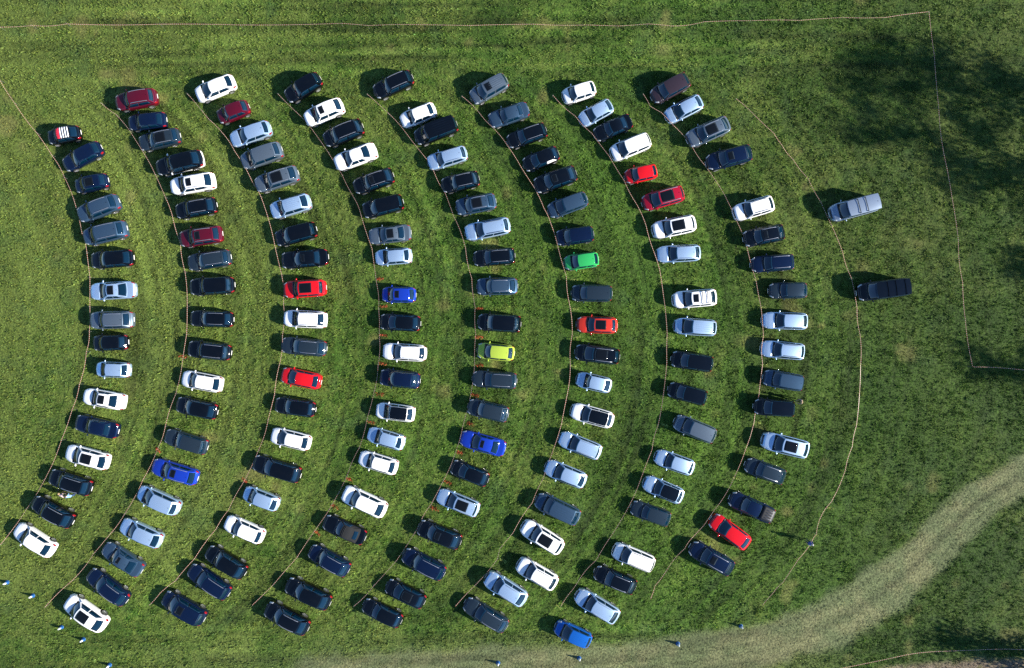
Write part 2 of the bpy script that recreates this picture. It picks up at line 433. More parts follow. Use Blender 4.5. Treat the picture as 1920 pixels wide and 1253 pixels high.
def plate(fn, us, vs, off, closed_skirt=True, center=(0, 0, 0.7)):
    """a panel lying proud of a surface fn(u, v), with a skirt down to it"""
    nu, nv = len(us), len(vs)
    P = np.array([[fn(u, v) for v in vs] for u in us], float)
    du = np.gradient(P, axis=0); dv = np.gradient(P, axis=1)
    N = np.cross(du, dv); N /= np.linalg.norm(N, axis=-1, keepdims=True) + 1e-9
    mid = P[nu // 2, nv // 2]
    if np.dot(N[nu // 2, nv // 2], mid - np.array(center)) < 0: N = -N
    T = P + N * off
    verts = [tuple(p) for p in T.reshape(-1, 3)]
    faces = []
    for i in range(nu - 1):
        for j in range(nv - 1):
            faces.append((i * nv + j, (i + 1) * nv + j, (i + 1) * nv + j + 1, i * nv + j + 1))
    if closed_skirt:
        ring = [(i, 0) for i in range(nu)] + [(nu - 1, j) for j in range(1, nv)] + [(i, nv - 1) for i in range(nu - 2, -1, -1)] + [(0, j) for j in range(nv - 2, 0, -1)]
        base = len(verts)
        for (i, j) in ring: verts.append(tuple(P[i, j] - N[i, j] * 0.006))
        m = len(ring)
        for k in range(m):
            a = ring[k]; b = ring[(k + 1) % m]
            faces.append((a[0] * nv + a[1], b[0] * nv + b[1], base + (k + 1) % m, base + k))
    return verts, faces

def box(cx, cy, cz, dx, dy, dz):
    v = [(cx + sx * dx / 2, cy + sy * dy / 2, cz + sz * dz / 2) for sx in (-1, 1) for sy in (-1, 1) for sz in (-1, 1)]
    f = [(0, 1, 3, 2), (4, 6, 7, 5), (0, 4, 5, 1), (2, 3, 7, 6), (0, 2, 6, 4), (1, 5, 7, 3)]
    return v, f

def join(*vf):
    V, F = [], []
    for v, f in vf:
        n = len(V); V += list(v); F += [tuple(i + n for i in q) for q in f]
    return V, F

class Shape:
    def __init__(s, kind, variant=0):
        s.kind = kind; s.variant = variant
        for k, v in zip(KEYS, CAR[kind]): setattr(s, k, v)
        if variant:                       # other makes of the same body style
            r = random.Random(kind + str(variant))
            s.sA += r.uniform(-0.12, 0.12); s.sB += r.uniform(-0.14, 0.12); s.sC += r.uniform(-0.22, 0.16); s.sD += r.uniform(-0.10, 0.06)
            s.H += r.uniform(-0.05, 0.06); s.W += r.uniform(-0.05, 0.05); s.yr += r.uniform(-0.035, 0.03); s.zn += r.uniform(-0.03, 0.05)
            s.zb += r.uniform(-0.03, 0.03); s.sC = min(s.sC, s.sD - 0.2); s.sD = min(s.sD, s.L - 0.10)
        s.round = (0.30, 0.38, 0.24, 0.33)[variant % 4]; s.tailr = (0.22, 0.17, 0.27, 0.30)[variant % 4]
        s.scr = (0.20, 0.14, 0.26, 0.18)[variant % 4]
        s.hw = s.W / 2; s.zn += 0.06
    def w(s, t):
        e = 0.9
        f = 1 - s.round * max(0, 1 - t / e) ** 2.4 - s.tailr * max(0, 1 - (s.L - t) / 0.7) ** 2.6
        mid = (t / s.L - 0.5)
        return s.hw * f * (1 - 0.05 * (2 * mid) ** 2)
    def top_raw(s, t):
        L = s.L
        xs = [0, 0.05, 0.16, 0.4 + 0.2 * s.sA, s.sA, s.sD, max(s.sD + 0.02, L - 0.16), L - 0.04, L]
        ys = [s.zn - 0.20, s.zn - 0.07, s.zn, s.zn + 0.62 * (s.zc - s.zn), s.zc, s.zb, s.zt, s.zt - 0.07, s.zt - 0.26]
        return float(np.interp(t, xs, ys))
    def top(s, t):
        return sum(s.top_raw(min(max(t + d, 0), s.L)) for d in (-0.06, 0, 0.06)) / 3
    def section(s, t):
        w = s.w(t); zt = s.top(t)
        hood = t < s.sA
        drop = 0.055 if hood else 0.02
        zs = zt - drop
        e = min(t, s.L - t)
        zb = s.cl + 0.20 * max(0, 1 - e / 0.12) ** 2
        pts = [(0, zb), (0.80 * w, zb), (0.95 * w, zb + 0.06), (0.985 * w, zb + 0.30 * (zs - zb)), (w, zb + 0.62 * (zs - zb)),
               (0.985 * w, zs - 0.07), (0.945 * w, zs), (0.86 * w, zs + 0.5 * drop), (0.6 * w, zt - 0.004), (0.3 * w, zt + 0.006), (0, zt + 0.012)]
        for wx in (s.fa, s.ra):
            R = s.Rw + 0.055
            if abs(t - wx) < R:
                za = s.Rw + math.sqrt(R * R - (t - wx) ** 2)
                pts = [(y, max(z, min(za, zs - 0.09))) if 0 < k < 5 else (y, z) for k, (y, z) in enumerate(pts)]
        return pts
    def bow(s, t, y):
        b = 0.16 * max(0, 1 - t / 1.0) ** 1.5 - 0.10 * max(0, 1 - (s.L - t) / 0.8) ** 1.5
        return -b * (y / s.hw) ** 2
    def body(s, t, k, side=1):
        p = s.section(t)
        i = min(int(k), 9); f = k - i
        y = p[i][0] * (1 - f) + p[i + 1][0] * f; z = p[i][1] * (1 - f) + p[i + 1][1] * f
        return (s.L / 2 - t + s.bow(t, y), side * y, z)
    # greenhouse
    def belt(s, u):
        t = (s.sA + 0.16) * (1 - u) + (s.sD - 0.05) * u
        return np.array([s.L / 2 - t, 0.935 * s.w(t) * (1 - 0.05 * u ** 4), s.top(t) - 0.015])
    def edge_z(s, t): return s.H - 0.055 - 0.055 * (2 * t - 0.9) ** 2 - (0.04 if s.kind in ('saloon', 'hatch', 'roadster') else 0.01) * t ** 3
    def edge_y(s, t): return s.yr * s.hw * (1 - 0.035 * (2 * t - 1) ** 2)
    def rail(s, u):
        t = s.sB * (1 - u) + s.sC * u
        return np.array([s.L / 2 - t, s.edge_y(u), s.edge_z(u)])
    def side(s, u, v, sd=1):
        a, b = s.belt(u), s.rail(u)
        p = a * (1 - v) + b * v
        p[1] += 0.035 * math.sin(math.pi * v)
        return (p[0], sd * p[1], p[2])
    CROWN = 0.05
    def roof(s, t, v):
        fr, re = s.rail(0), s.rail(1)
        x = fr[0] * (1 - t) + re[0] * t
        x += 0.09 * (1 - v * v) * (1 - t) ** 2 - 0.05 * (1 - v * v) * t ** 2
        return (x, v * s.edge_y(t), s.edge_z(t) + s.CROWN * (1 - abs(v) ** 2.2))
    def screen(s, t, v):
        a = s.belt(0); top = np.array(s.roof(0, v))
        bot = np.array([a[0] + s.scr * (1 - v * v), v * a[1], a[2] + 0.02 * (1 - v * v)])
        p = bot * (1 - t) + top * t
        p[2] += 0.03 * math.sin(math.pi * t); return tuple(p)
    def back(s, t, v):
        a = s.belt(1); top = np.array(s.roof(1, v))
        bot = np.array([a[0] - 0.10 * (1 - v * v), v * a[1], a[2] + 0.015 * (1 - v * v)])
        p = bot * (1 - t) + top * t
        p[2] += 0.02 * math.sin(math.pi * t); return tuple(p)

LS = np.linspace
def wheel_meshes(R, wd):
    n = 20
    prof = [(0.62 * R, 0), (0.93 * R, 0), (R, 0.035), (R, wd - 0.035), (0.93 * R, wd), (0.5 * R, wd)]
    V, F = [], []
    for i in range(n):
        a = 2 * math.pi * i / n
        for r, y in prof: V.append((r * math.cos(a), -y, r * math.sin(a)))
    m = len(prof)
    for i in range(n):
        for j in range(m - 1):
            F.append((i * m + j, ((i + 1) % n) * m + j, ((i + 1) % n) * m + j + 1, i * m + j + 1))
    tyre = mesh_from("wheel", V, F, M['tyre'], True, True)
    # five-spoke alloy
    V, F = [], []
    for i in range(n):
        a = 2 * math.pi * i / n
        for r, y in ((0.66 * R, 0.004), (0.56 * R, 0.0), (0.54 * R, -0.05)): V.append((r * math.cos(a), y, r * math.sin(a)))
    for i in range(n):
        for j in range(2): F.append((i * 3 + j, ((i + 1) % n) * 3 + j, ((i + 1) % n) * 3 + j + 1, i * 3 + j + 1))
    for k in range(5):
        a = 2 * math.pi * k / 5; b = len(V)
        for r, hw in ((0.02, 0.06 * R / 0.33), (0.56 * R, 0.045 * R / 0.33)):
            for sg in (-1, 1):
                V.append((r * math.cos(a) - sg * hw * math.sin(a), 0.004 if r < 0.1 else 0.0, r * math.sin(a) + sg * hw * math.cos(a)))
        F.append((b, b + 1, b + 3, b + 2))
    b = len(V)
    for i in range(n): 
        a = 2 * math.pi * i / n; V.append((0.54 * R * math.cos(a), -0.05, 0.54 * R * math.sin(a)))
    F.append(tuple(range(b, b + n)))
    rim = mesh_from("rim", V, F, M['rim'], False, True)
    return tyre, rim

def build_type(kind, variant=0):
    """meshes of one body style: name -> (mesh, material key); 'paint' is filled in per car"""
    s = Shape(kind, variant); P = {}
    L, hw = s.L, s.hw
    def add(key, vf, mat, smooth=True, fix=True): P[key] = (mesh_from(key, vf[0], vf[1], None, smooth, fix), mat)
    # body shell
    st = sorted(set([0, 0.02, 0.05, 0.1, 0.16, L - 0.02, L - 0.05, L - 0.1, L - 0.16, L] + list(np.round(LS(0.22, L - 0.22, int(L / 0.11)), 4))
                    + [wx + d * (s.Rw + 0.055) for wx in (s.fa, s.ra) for d in (-1.001, -0.999, 0.999, 1.001)]))
    V, F = [], []
    for t in st:
        p = [s.body(t, k, 1) for k in range(11)]
        V += p + [(q[0], -q[1], q[2]) for q in p[9:0:-1]]
    m = 20
    for i in range(len(st) - 1):
        for j in range(m): F.append((i * m + j, i * m + (j + 1) % m, (i + 1) * m + (j + 1) % m, (i + 1) * m + j))
    F.append(tuple(range(m))); F.append(tuple((len(st) - 1) * m + j for j in range(m)))
    add('body', (V, F), 'paint')
    # bonnet panel
    def bonnet(t, v):
        k = 10 - abs(v) * 3.1
        return s.body(t, k, 1 if v >= 0 else -1)
    add('bonnet', plate(bonnet, LS(0.20, s.sA - 0.08, 9), LS(-1, 1, 13), 0.012), 'paint')
    add('cowl', plate(bonnet, LS(s.sA - 0.07, s.sA + 0.10, 3), LS(-0.97, 0.97, 13), 0.016), 'trim')
    # cabin pillars and shell
    vs = LS(0, 1, 7)
    parts = []
    for sd in (1, -1):
        parts.append(plate(lambda u, v: s.side(u, v, sd), LS(0, 1, 12), vs, 0, False))
    parts.append(plate(s.screen, vs, LS(-1, 1, 13), 0, False))
    parts.append(plate(s.back, vs, LS(-1, 1, 13), 0, False))
    add('cabin', join(*parts), 'paint', True, False)
    add('roof', plate(s.roof, LS(0, 1, 14), LS(-1, 1, 13), 0, False), 'paint', True, False)
    soft = kind == 'roadster'
    add('windscreen', plate(s.screen, LS(0.0, 0.955, 6), LS(-0.93, 0.93, 11), 0.008), 'glass')
    r0, r1, rv = (0.10, 0.90, 0.87) if kind not in ('van', 'mpv') else (0.22, 0.88, 0.84)
    if soft: r0, r1, rv = 0.22, 0.72, 0.62
    add('rear_window', plate(s.back, LS(r0, r1, 6), LS(-rv, rv, 11), 0.008), 'glass')
    spans = {'saloon': [(0.05, 0.47), (0.50, 0.86)], 'small': [(0.04, 0.50), (0.54, 0.90)], 'van': [(0.04, 0.33), (0.36, 0.95)],
             'roadster': [(0.05, 0.62)], 'pickup': [(0.06, 0.50), (0.54, 0.92)]}.get(kind, [(0.04, 0.44), (0.47, 0.93)])
    for sd, nm in ((1, 'L'), (-1, 'R')):
        for q, (u0, u1) in enumerate(spans):
            add('side_window%d%s' % (q, nm), plate(lambda u, v: s.side(u, v, sd), LS(u0, u1, 7), LS(0.07, 0.90, 5), 0.007), 'glass')
        k0 = 5.0
        add('headlight' + nm, plate(lambda t, k: s.body(t, k, sd), LS(0.05, 0.40, 6), LS(4.9, 7.15, 5), 0.012), 'head')
        if kind in ('mpv', 'suv', 'van', 'estate', 'small'):
            add('taillight' + nm, plate(lambda t, k: s.body(t, k, sd), LS(L - 0.26, L - 0.03, 5), LS(4.2, 6.3, 5), 0.014), 'tail')
        else:
            add('taillight' + nm, plate(lambda t, k: s.body(t, k, sd), LS(L - 0.30, L - 0.03, 5), LS(4.6, 6.7, 5), 0.014), 'tail')
        # mirror: housing on a short foot
        bm = bmesh.new(); bmesh.ops.create_icosphere(bm, subdivisions=2, radius=1)
        for v in bm.verts:
            v.co = Vector((v.co.x * 0.075 - 0.02 * v.co.y * sd, v.co.y * 0.125, v.co.z * 0.075))
            v.co += Vector((L / 2 - s.sA - 0.38, sd * (hw + 0.07), s.zb + 0.06))
        V = [tuple(v.co) for v in bm.verts]; F = [tuple(v.index for v in f.verts) for f in bm.faces]; bm.free()
        add('mirror' + nm, join((V, F), box(L / 2 - s.sA - 0.37, sd * (hw - 0.04), s.zb + 0.02, 0.06, 0.14, 0.04)), 'paint')
        # rails
        us = LS(0.06, 0.93, 9); V, F = [], []
        for i, u in enumerate(us):
            p = s.roof(u, 0.90); lift = 0.055 * (1 - abs(2 * (u - 0.06) / 0.87 - 1) ** 6)
            for dy, dz in ((-0.022, -0.012), (0.022, -0.012), (0.018, 0.016), (-0.018, 0.016)): V.append((p[0], sd * (p[1] + dy), p[2] + lift + dz))
        for i in range(8):
            for j in range(4): F.append((i * 4 + j, i * 4 + (j + 1) % 4, (i + 1) * 4 + (j + 1) % 4, (i + 1) * 4 + j))
        F += [(0, 1, 2, 3), (32, 33, 34, 35)]
        add('rail' + nm, (V, F), 'chrome', False)
    # grille and plates
    add('grille', plate(lambda t, v: s.body(t, 10 - abs(v) * 2.6, 1 if v >= 0 else -1), LS(0.008, 0.11, 4), LS(-1, 1, 9), 0.010), 'trim')
    zp = s.section(0)[5][1]
    add('plateF', box(L / 2 + 0.012, 0, max(0.40, zp - 0.10), 0.02, 0.50, 0.11), 'plate', False)
    zr = s.section(L)[5][1]
    add('plateR', box(-L / 2 - 0.012, 0, max(0.55, zr - 0.02), 0.03, 0.48, 0.09), 'plate', False)
    add('bumper', plate(lambda t, k: s.body(t, k, 1), LS(L - 0.10, L, 3), LS(2.0, 3.6, 3), 0.010), 'trim')
    # antenna fin
    p = s.roof(0.90, 0)
    add('antenna', ([(p[0] + 0.10, 0, p[2] - 0.01), (p[0] - 0.06, 0.025, p[2] - 0.01), (p[0] - 0.06, -0.025, p[2] - 0.01), (p[0] - 0.06, 0, p[2] + 0.06)],
                    [(0, 1, 3), (0, 3, 2), (1, 2, 3), (0, 2, 1)]), 'trim', False)
    # roof glass of two sizes, ribs, cross bars, stripes
    add('sunroof', plate(s.roof, LS(0.08, 0.36, 5), LS(-0.62, 0.62, 9), 0.010), 'roofglass')
    add('panorama', plate(s.roof, LS(0.06, 0.66, 8), LS(-0.76, 0.76, 9), 0.010), 'roofglass')
    for q, v in enumerate((-0.6, -0.3, 0.0, 0.3, 0.6)):
        def ridge(t, w_, v=v):
            p = s.roof(t, v + w_ * 0.05); f_ = max(0.0, 1 - abs((t - 0.53) / 0.39) ** 4)
            return (p[0], p[1], p[2] + 0.001 + 0.014 * f_ * (1 - abs(w_)))
        add('rib%d' % q, plate(ridge, LS(0.14, 0.92, 13), LS(-1, 1, 3), 0.0, False), 'paint', False, False)
    for q, t in enumerate((0.30, 0.55, 0.84)):
        p = s.roof(t, 0.92); z = s.roof(t, 0)[2]
        add('bar%d' % q, join(box(p[0], 0, z + 0.07, 0.055, 2 * p[1], 0.03), box(p[0], p[1] - 0.02, z + 0.01, 0.08, 0.06, 0.15), box(p[0], -p[1] + 0.02, z + 0.01, 0.08, 0.06, 0.15)), 'trim', False)
    if kind == 'small':
        add('stripe_block', plate(s.roof, LS(0.02, 0.28, 4), LS(-0.94, 0.94, 9), 0.008), 'stripe_red')
        for q, t in enumerate((0.32, 0.50, 0.68, 0.86)):
            add('stripe%d' % q, plate(s.roof, LS(t, t + 0.10, 3), LS(-0.94, 0.94, 9), 0.008), 'stripe_white')
    if kind == 'pickup':
        b0, b1 = s.sD + 0.10, L - 0.12
        def bed(t, v): 
            w = 0.86 * s.w(t); return (L / 2 - t, v * w, s.top(t) + 0.05 + 0.02 * (1 - v * v))
        add('bed_cover', plate(bed, LS(b0, b1, 6), LS(-1, 1, 7), 0.03), 'trim')
        for q, v in enumerate((-0.54, -0.18, 0.18, 0.54)):
            add('cover_rib%d' % q, plate(bed, LS(b0 + 0.45, b1 - 0.12, 3), LS(v - 0.03, v + 0.03, 3), 0.05), 'coverrib')
    if soft:
        for q, t in enumerate((0.18, 0.30)):
            add('fold%d' % q, plate(s.roof, LS(t - 0.03, t + 0.03, 3), LS(-0.95, 0.95, 9), 0.028), 'fabric')
    P['wheel'], P['rim'] = wheel_meshes(s.Rw, 0.22)
    return s, P

TYPES = {}
_mesh_cache = {}
def with_mat(me, mat):
    key = (me.name, mat.name)
    if key not in _mesh_cache:
        c = me.copy(); c.materials.clear(); c.materials.append(mat); _mesh_cache[key] = c
    return _mesh_cache[key]

KIND_WORD = {'small': 'small hatchback', 'hatch': 'hatchback', 'estate': 'estate car', 'saloon': 'saloon', 'suv': 'SUV', 'mpv': 'people carrier',
             'van': 'van', 'pickup': 'pickup', 'roadster': 'convertible'}
CAT_WORD = {'van': 'van', 'pickup': 'pickup truck'}
ORD = "first second third fourth fifth sixth seventh eighth ninth tenth eleventh twelfth thirteenth fourteenth fifteenth sixteenth seventeenth eighteenth nineteenth twentieth".split()

def feat_phrase(f):
    if 'stripes' in f: return 'with red block and white stripes on roof'
    if 'twotone' in f: return 'with black bonnet and roof'
    if 'soft' in f: return 'with black cloth top'
    if 'blackroof' in f: return 'with black roof'
    if 'blind' in f: return 'with white side window'
    if 'bed' in f: return 'with ribbed bed cover'
    if 'bars' in f: return 'with roof bars'
    if 'pano' in f: return 'with dark glass roof'
    if 'sun' in f: return 'with sunroof'
    if 'darkrails' in f: return 'with black roof rails'
    if 'rails' in f: return 'with silver roof rails'
    return ''

def make_car(kind, colour, feats, fpx, rpx, label, group, rnd):
    var = rnd.randrange(4) if kind in ('small', 'hatch', 'estate', 'saloon', 'suv', 'mpv') else 0
    if (kind, var) not in TYPES: TYPES[(kind, var)] = build_type(kind, var)
    s, P = TYPES[(kind, var)]
    f = Vector(px(*fpx, 0.6)[:2]); r = Vector(px(*rpx, 0.6)[:2])
    d = f - r; mid = (f + r) / 2
    L = d.length
    sx = min(1.13, max(0.90, L / s.L))
    sy = 1 + (sx - 1) * 0.45
    name = {'van': 'parked_van', 'pickup': 'parked_pickup', 'roadster': 'parked_convertible'}.get(kind, 'parked_car')
    root = empty(name, (mid.x, mid.y, 0.0), math.atan2(d.y, d.x))
    root.scale = (sx, sy, 1 + (sx - 1) * 0.3 + (rnd.random() - 0.5) * 0.03)
    tag(root, label, CAT_WORD.get(kind, 'car'), group)
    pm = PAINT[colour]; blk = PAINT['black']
    def part(key, name, mat=None, parent=root):
        me, mk = P[key]
        if mat is None: mat = pm if mk == 'paint' else M[mk]
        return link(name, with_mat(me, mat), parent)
    top = blk if ('blackroof' in feats or 'twotone' in feats) else pm
    if 'soft' in feats: top = M['fabric']
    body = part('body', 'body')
    if 'twotone' in feats:                # dark upper half over a white sill
        me = P['body'][0].copy(); me.materials.clear(); me.materials.append(pm); me.materials.append(blk)
        for f_ in me.polygons: f_.material_index = 1 if (f_.center.z > 0.84 or f_.center.x > s.L / 2 - 0.75) else 0
        body.data = me
    part('cowl', 'cowl')
    part('bonnet', 'bonnet', blk if 'twotone' in feats else None)
    part('cabin', 'cabin', top if ('soft' in feats or 'twotone' in feats) else None)
    roof = part('roof', 'roof', top)
    part('windscreen', 'windscreen'); part('rear_window', 'rear_window')
    for k in P:
        if k.startswith('side_window'):
            blind = 'blind' in feats and k == 'side_window1L'
            o = part(k, 'side_window', M['panel_white'] if blind else None)
            if blind: o["label"] = 'white covered rear side window'
        elif k.startswith('headlight') or k.startswith('taillight') or k.startswith('mirror'):
            part(k, k[:-1])
        elif k.startswith('rail') and 'rails' in feats: part(k, 'roof_rail', M['trim'] if 'darkrails' in feats else None)
        elif k.startswith('rib') and 'ribs' in feats: part(k, 'roof_rib', top, roof)
        elif k.startswith('bar') and 'bars' in feats and not (k == 'bar0' and 'sun' in feats) and not (k == 'bar2' and 'twobars' in feats): part(k, 'roof_bar', blk if kind == 'van' else M['trim'])
        elif k.startswith('stripe') and 'stripes' in feats: part(k, 'roof_stripe', None, roof)
        elif k == 'bed_cover' and 'bed' in feats: part(k, 'bed_cover')
        elif k.startswith('cover_rib'): part(k, 'cover_rib')
        elif k.startswith('fold'): part(k, 'roof_fold', None, roof)
    part('grille', 'grille'); part('plateF', 'number_plate'); part('plateR', 'number_plate')
    if 'soft' not in feats: part('antenna', 'antenna', None, roof)
    if 'sun' in feats: part('sunroof', 'sunroof', None, roof)
    if 'pano' in feats: part('panorama', 'glass_roof_panel', None, roof)
    rm = M['rim'] if rnd.random() < 0.8 else M['tyre']
    for wx in (s.fa, s.ra):
        for sd in (1, -1):
            w = link('wheel', P['wheel'], root)
            w.location = (s.L / 2 - wx, sd * (s.hw - 0.012), s.Rw)
            w.rotation_euler = (0, rnd.random() * 6.28, 0) if sd == 1 else (0, rnd.random() * 6.28, math.pi)
            link('rim', with_mat(P['rim'], M['rim']), w)
    return root

A=(0,120); B=(300,120); D0=(600,120); F0=(900,120); G0=(1150,120); G1=(1400,320); C0=(80,400); D1=(460,400); E0=(840,400)
F1=(1160,400); G2=(0,680); H0=(300,680); I0=(600,680); J0=(900,680); K0=(1160,680); N0=(0,933); N1=(270,933); N2=(560,933); N3=(850,933); N4=(1200,933)
ROWS = [
 [ # leftmost row, top to bottom: crop, nose x y, tail x y, body style, colour, extras
  (A,355,548,595,502,'small','black','stripes'), (A,470,755,748,610,'estate','navy blue',''), (A,552,905,797,852,'small','navy blue','pano'),
  (A,580,1120,880,1005,'suv','slate blue','rails'), (C0,305,185,625,110,'mpv','slate blue','rails'), (C0,355,350,672,325,'hatch','black',''),
  (C0,350,578,690,560,'saloon','silver','pano'), (C0,355,788,675,780,'suv','grey','rails'), (C0,372,955,632,945,'small','black',''),
  (C0,392,1143,648,1152,'small','silver',''), (G2,612,240,925,293,'saloon','white','pano'), (G2,556,432,875,505,'saloon','navy blue',''),
  (G2,485,650,805,735,'hatch','white','pano'), (G2,372,825,680,925,'suv','black','rails'), (G2,255,1010,545,1170,'suv','black','rails'),
  (N0,115,215,400,400,'hatch','white','')],
 [(A,855,295,1160,240,'suv','dark red','rails'), (A,942,440,1225,410,'hatch','navy blue',''), (A,1020,590,1325,525,'estate','dark grey','rails pano'),
  (A,1155,775,1495,690,'suv','white','twotone'), (B,80,910,408,855,'suv','white','sun rails'), (B,120,1090,422,1035,'suv','black','rails'),
  (C0,1010,195,1325,150,'suv','dark red','rails sun'), (C0,1065,370,1385,320,'estate','dark grey','rails'), (C0,1085,545,1415,525,'suv','black',''),
  (C0,1082,770,1405,780,'estate','black','rails'), (C0,1072,990,1390,1025,'suv','black','rails'), (H0,160,110,462,165,'hatch','white',''),
  (H0,120,300,425,365,'hatch','black',''), (H0,38,530,352,625,'estate','dark grey',''), (G2,1118,750,1455,850,'estate','bright blue','sun rails'),
  (G2,1018,940,1322,1075,'mpv','silver',''), (N0,890,190,1190,325,'hatch','silver',''), (N0,765,355,1045,540,'saloon','slate blue','sun'),
  (N0,655,545,935,760,'estate','navy blue','rails'), (N0,495,745,780,945,'suv','white','pano')],
 [(B,265,240,550,125,'hatch','white',''), (B,425,400,655,310,'small','dark red',''), (B,520,570,815,465,'hatch','silver',''),
  (B,600,730,898,625,'mpv','grey',''), (B,703,900,1018,800,'suv','grey','pano rails'), (B,815,1090,1108,1005,'suv','silver','ribs'),
  (D1,222,195,525,115,'mpv','black',''), (D1,265,350,612,320,'saloon','black','sun'), (D1,283,565,597,545,'suv','bright red','pano'),
  (D1,282,770,602,785,'suv','white','rails'), (D1,262,965,600,995,'estate','dark grey','rails'), (H0,890,85,1185,145,'hatch','bright red',''),
  (H0,845,305,1145,345,'hatch','black',''), (H0,815,525,1108,595,'hatch','white',''), (H0,685,725,1035,830,'estate','black',''),
  (H0,615,945,875,1045,'small','silver',''), (N1,595,170,880,295,'hatch','white',''), (N1,468,380,748,555,'suv','black',''),
  (N1,335,515,625,710,'estate','navy blue','rails'), (N1,140,715,455,895,'mpv','navy blue','sun')],
 [(B,930,255,1180,105,'suv','black',''), (B,1065,420,1345,300,'suv','white','sun'), (B,1205,570,1490,455,'mpv','black','rails'),
  (D0,105,740,415,630,'saloon','white',''), (D0,250,915,540,815,'suv','black','rails sun'), (D0,315,1085,612,1010,'mpv','black',''),
  (D1,905,175,1218,140,'saloon','grey','pano'), (D1,950,330,1225,310,'hatch','silver',''), (D1,1000,597,1253,600,'small','bright blue','sun'),
  (D1,988,795,1288,810,'hatch','black',''), (D1,1005,1010,1332,1030,'estate','white','rails'), (I0,440,103,737,135,'suv','navy blue',''),
  (I0,410,345,698,380,'suv','white','blackroof'), (I0,348,515,622,595,'hatch','silver',''), (I0,285,690,570,775,'hatch','white',''),
  (I0,170,945,485,1090,'suv','white',''), (N2,180,165,495,300,'roadster','black','soft'), (N2,85,375,370,535,'suv','navy blue','rails'),
  (N1,1040,620,1380,780,'suv','black',''), (N1,900,800,1210,960,'suv','black','rails')],
 [(D0,400,220,680,95,'suv','black','rails'), (D0,590,430,848,330,'hatch','white',''), (D0,700,555,1005,440,'van','black','ribs'),
  (D0,790,735,1078,650,'estate','silver','rails'), (D0,897,900,1165,840,'suv','black','rails'), (D0,998,1060,1292,1005,'suv','slate blue','pano rails'),
  (E0,122,150,455,85,'estate','silver','rails darkrails'), (E0,185,335,492,310,'estate','black','rails'), (E0,210,540,512,535,'suv','slate blue','rails'),
  (E0,217,795,535,815,'mpv','black',''), (E0,212,1005,488,1030,'small','lime yellow',''), (I0,1115,115,1445,135,'estate','dark grey','rails'),
  (I0,1085,315,1383,385,'suv','dark grey',''), (I0,1030,545,1360,635,'saloon','bright blue','sun'), (I0,965,755,1235,865,'hatch','black',''),
  (I0,860,965,1165,1085,'estate','silver','pano rails'), (N2,880,205,1190,330,'suv','black','sun'), (N2,770,405,1070,560,'suv','navy blue','rails'),
  (N2,645,635,925,770,'hatch','black','pano'), (N2,475,775,755,910,'hatch','black','')],
 [(D0,1110,260,1370,115,'mpv','grey','ribs sun'), (D0,1240,425,1530,330,'saloon','slate blue',''), (F0,200,580,485,480,'estate','black','rails'),
  (F0,320,750,575,650,'hatch','black','blind'), (F0,400,905,705,800,'suv','black','sun'), (F0,500,1090,785,985,'mpv','slate blue',''),
  (E0,797,185,1065,150,'mpv','navy blue',''), (E0,850,370,1105,335,'small','green',''), (E0,905,585,1205,590,'mpv','dark grey',''),
  (E0,942,815,1243,825,'hatch','orange red','pano'), (E0,930,1015,1258,1055,'mpv','black','pano rails'), (J0,705,115,963,175,'small','silver',''),
  (J0,665,345,978,430,'hatch','white','blackroof'), (J0,580,545,885,665,'estate','silver','rails'), (J0,478,755,775,875,'hatch','silver',''),
  (J0,410,995,725,1145,'mpv','slate blue','ribs'), (N3,505,195,798,375,'suv','white','pano'), (N3,472,475,755,635,'suv','white','rails darkrails'),
  (N3,240,575,530,755,'suv','silver','rails'), (N3,85,765,392,950,'estate','dark grey','rails')],
 [(F0,605,250,845,175,'small','white',''), (F0,735,425,965,300,'hatch','silver',''), (F0,840,530,1108,415,'saloon','black',''),
  (F0,960,670,1245,555,'mpv','white',''), (F0,1062,835,1298,785,'small','bright red',''), (F0,1190,1030,1492,945,'mpv','crimson','pano rails'),
  (F1,243,135,563,70,'suv','white','pano'), (F1,275,305,600,290,'estate','silver','rails'), (F1,390,640,715,615,'suv','white','sun bars'),
  (F1,403,825,715,845,'mpv','silver','ribs'), (F1,385,1065,690,1110,'mpv','black',''), (K0,362,190,643,265,'mpv','black',''),
  (K0,408,425,705,545,'mpv','grey',''), (K0,265,680,550,780,'hatch','silver',''), (K0,182,870,470,990,'hatch','silver','blackroof'),
  (K0,92,1055,375,1155,'estate','dark grey',''), (N3,1172,375,1470,495,'mpv','white','rails darkrails'), (N3,1035,535,1335,660,'suv','black','rails'),
  (N3,900,700,1205,880,'suv','silver','rails'), (N3,748,940,1008,1055,'mpv','azure blue','ribs')],
 [(G0,280,255,548,110,'mpv','brown',''), (G0,385,400,648,270,'hatch','silver',''), (G0,540,570,845,435,'suv','grey','pano rails'),
  (G0,678,735,1010,650,'suv','navy blue','sun'), (G0,878,1105,1172,1020,'suv','white','rails darkrails'), (F1,912,195,1212,135,'suv','black','sun rails'),
  (F1,968,380,1285,355,'estate','navy blue','rails'), (F1,1100,570,1382,565,'hatch','dark grey',''), (F1,1050,785,1385,795,'estate','silver',''),
  (F1,1042,990,1362,1020,'estate','silver','rails darkrails'), (K0,1060,105,1352,155,'mpv','slate blue',''), (K0,990,320,1290,340,'mpv','black',''),
  (K0,1045,560,1390,645,'suv','silver','pano'), (K0,925,740,1215,845,'suv','dark grey','rails'), (K0,810,985,1130,1130,'pickup','navy blue','bed'),
  (N4,520,150,795,350,'hatch','bright red',''), (N4,360,350,680,530,'suv','navy blue','sun rails')],
]
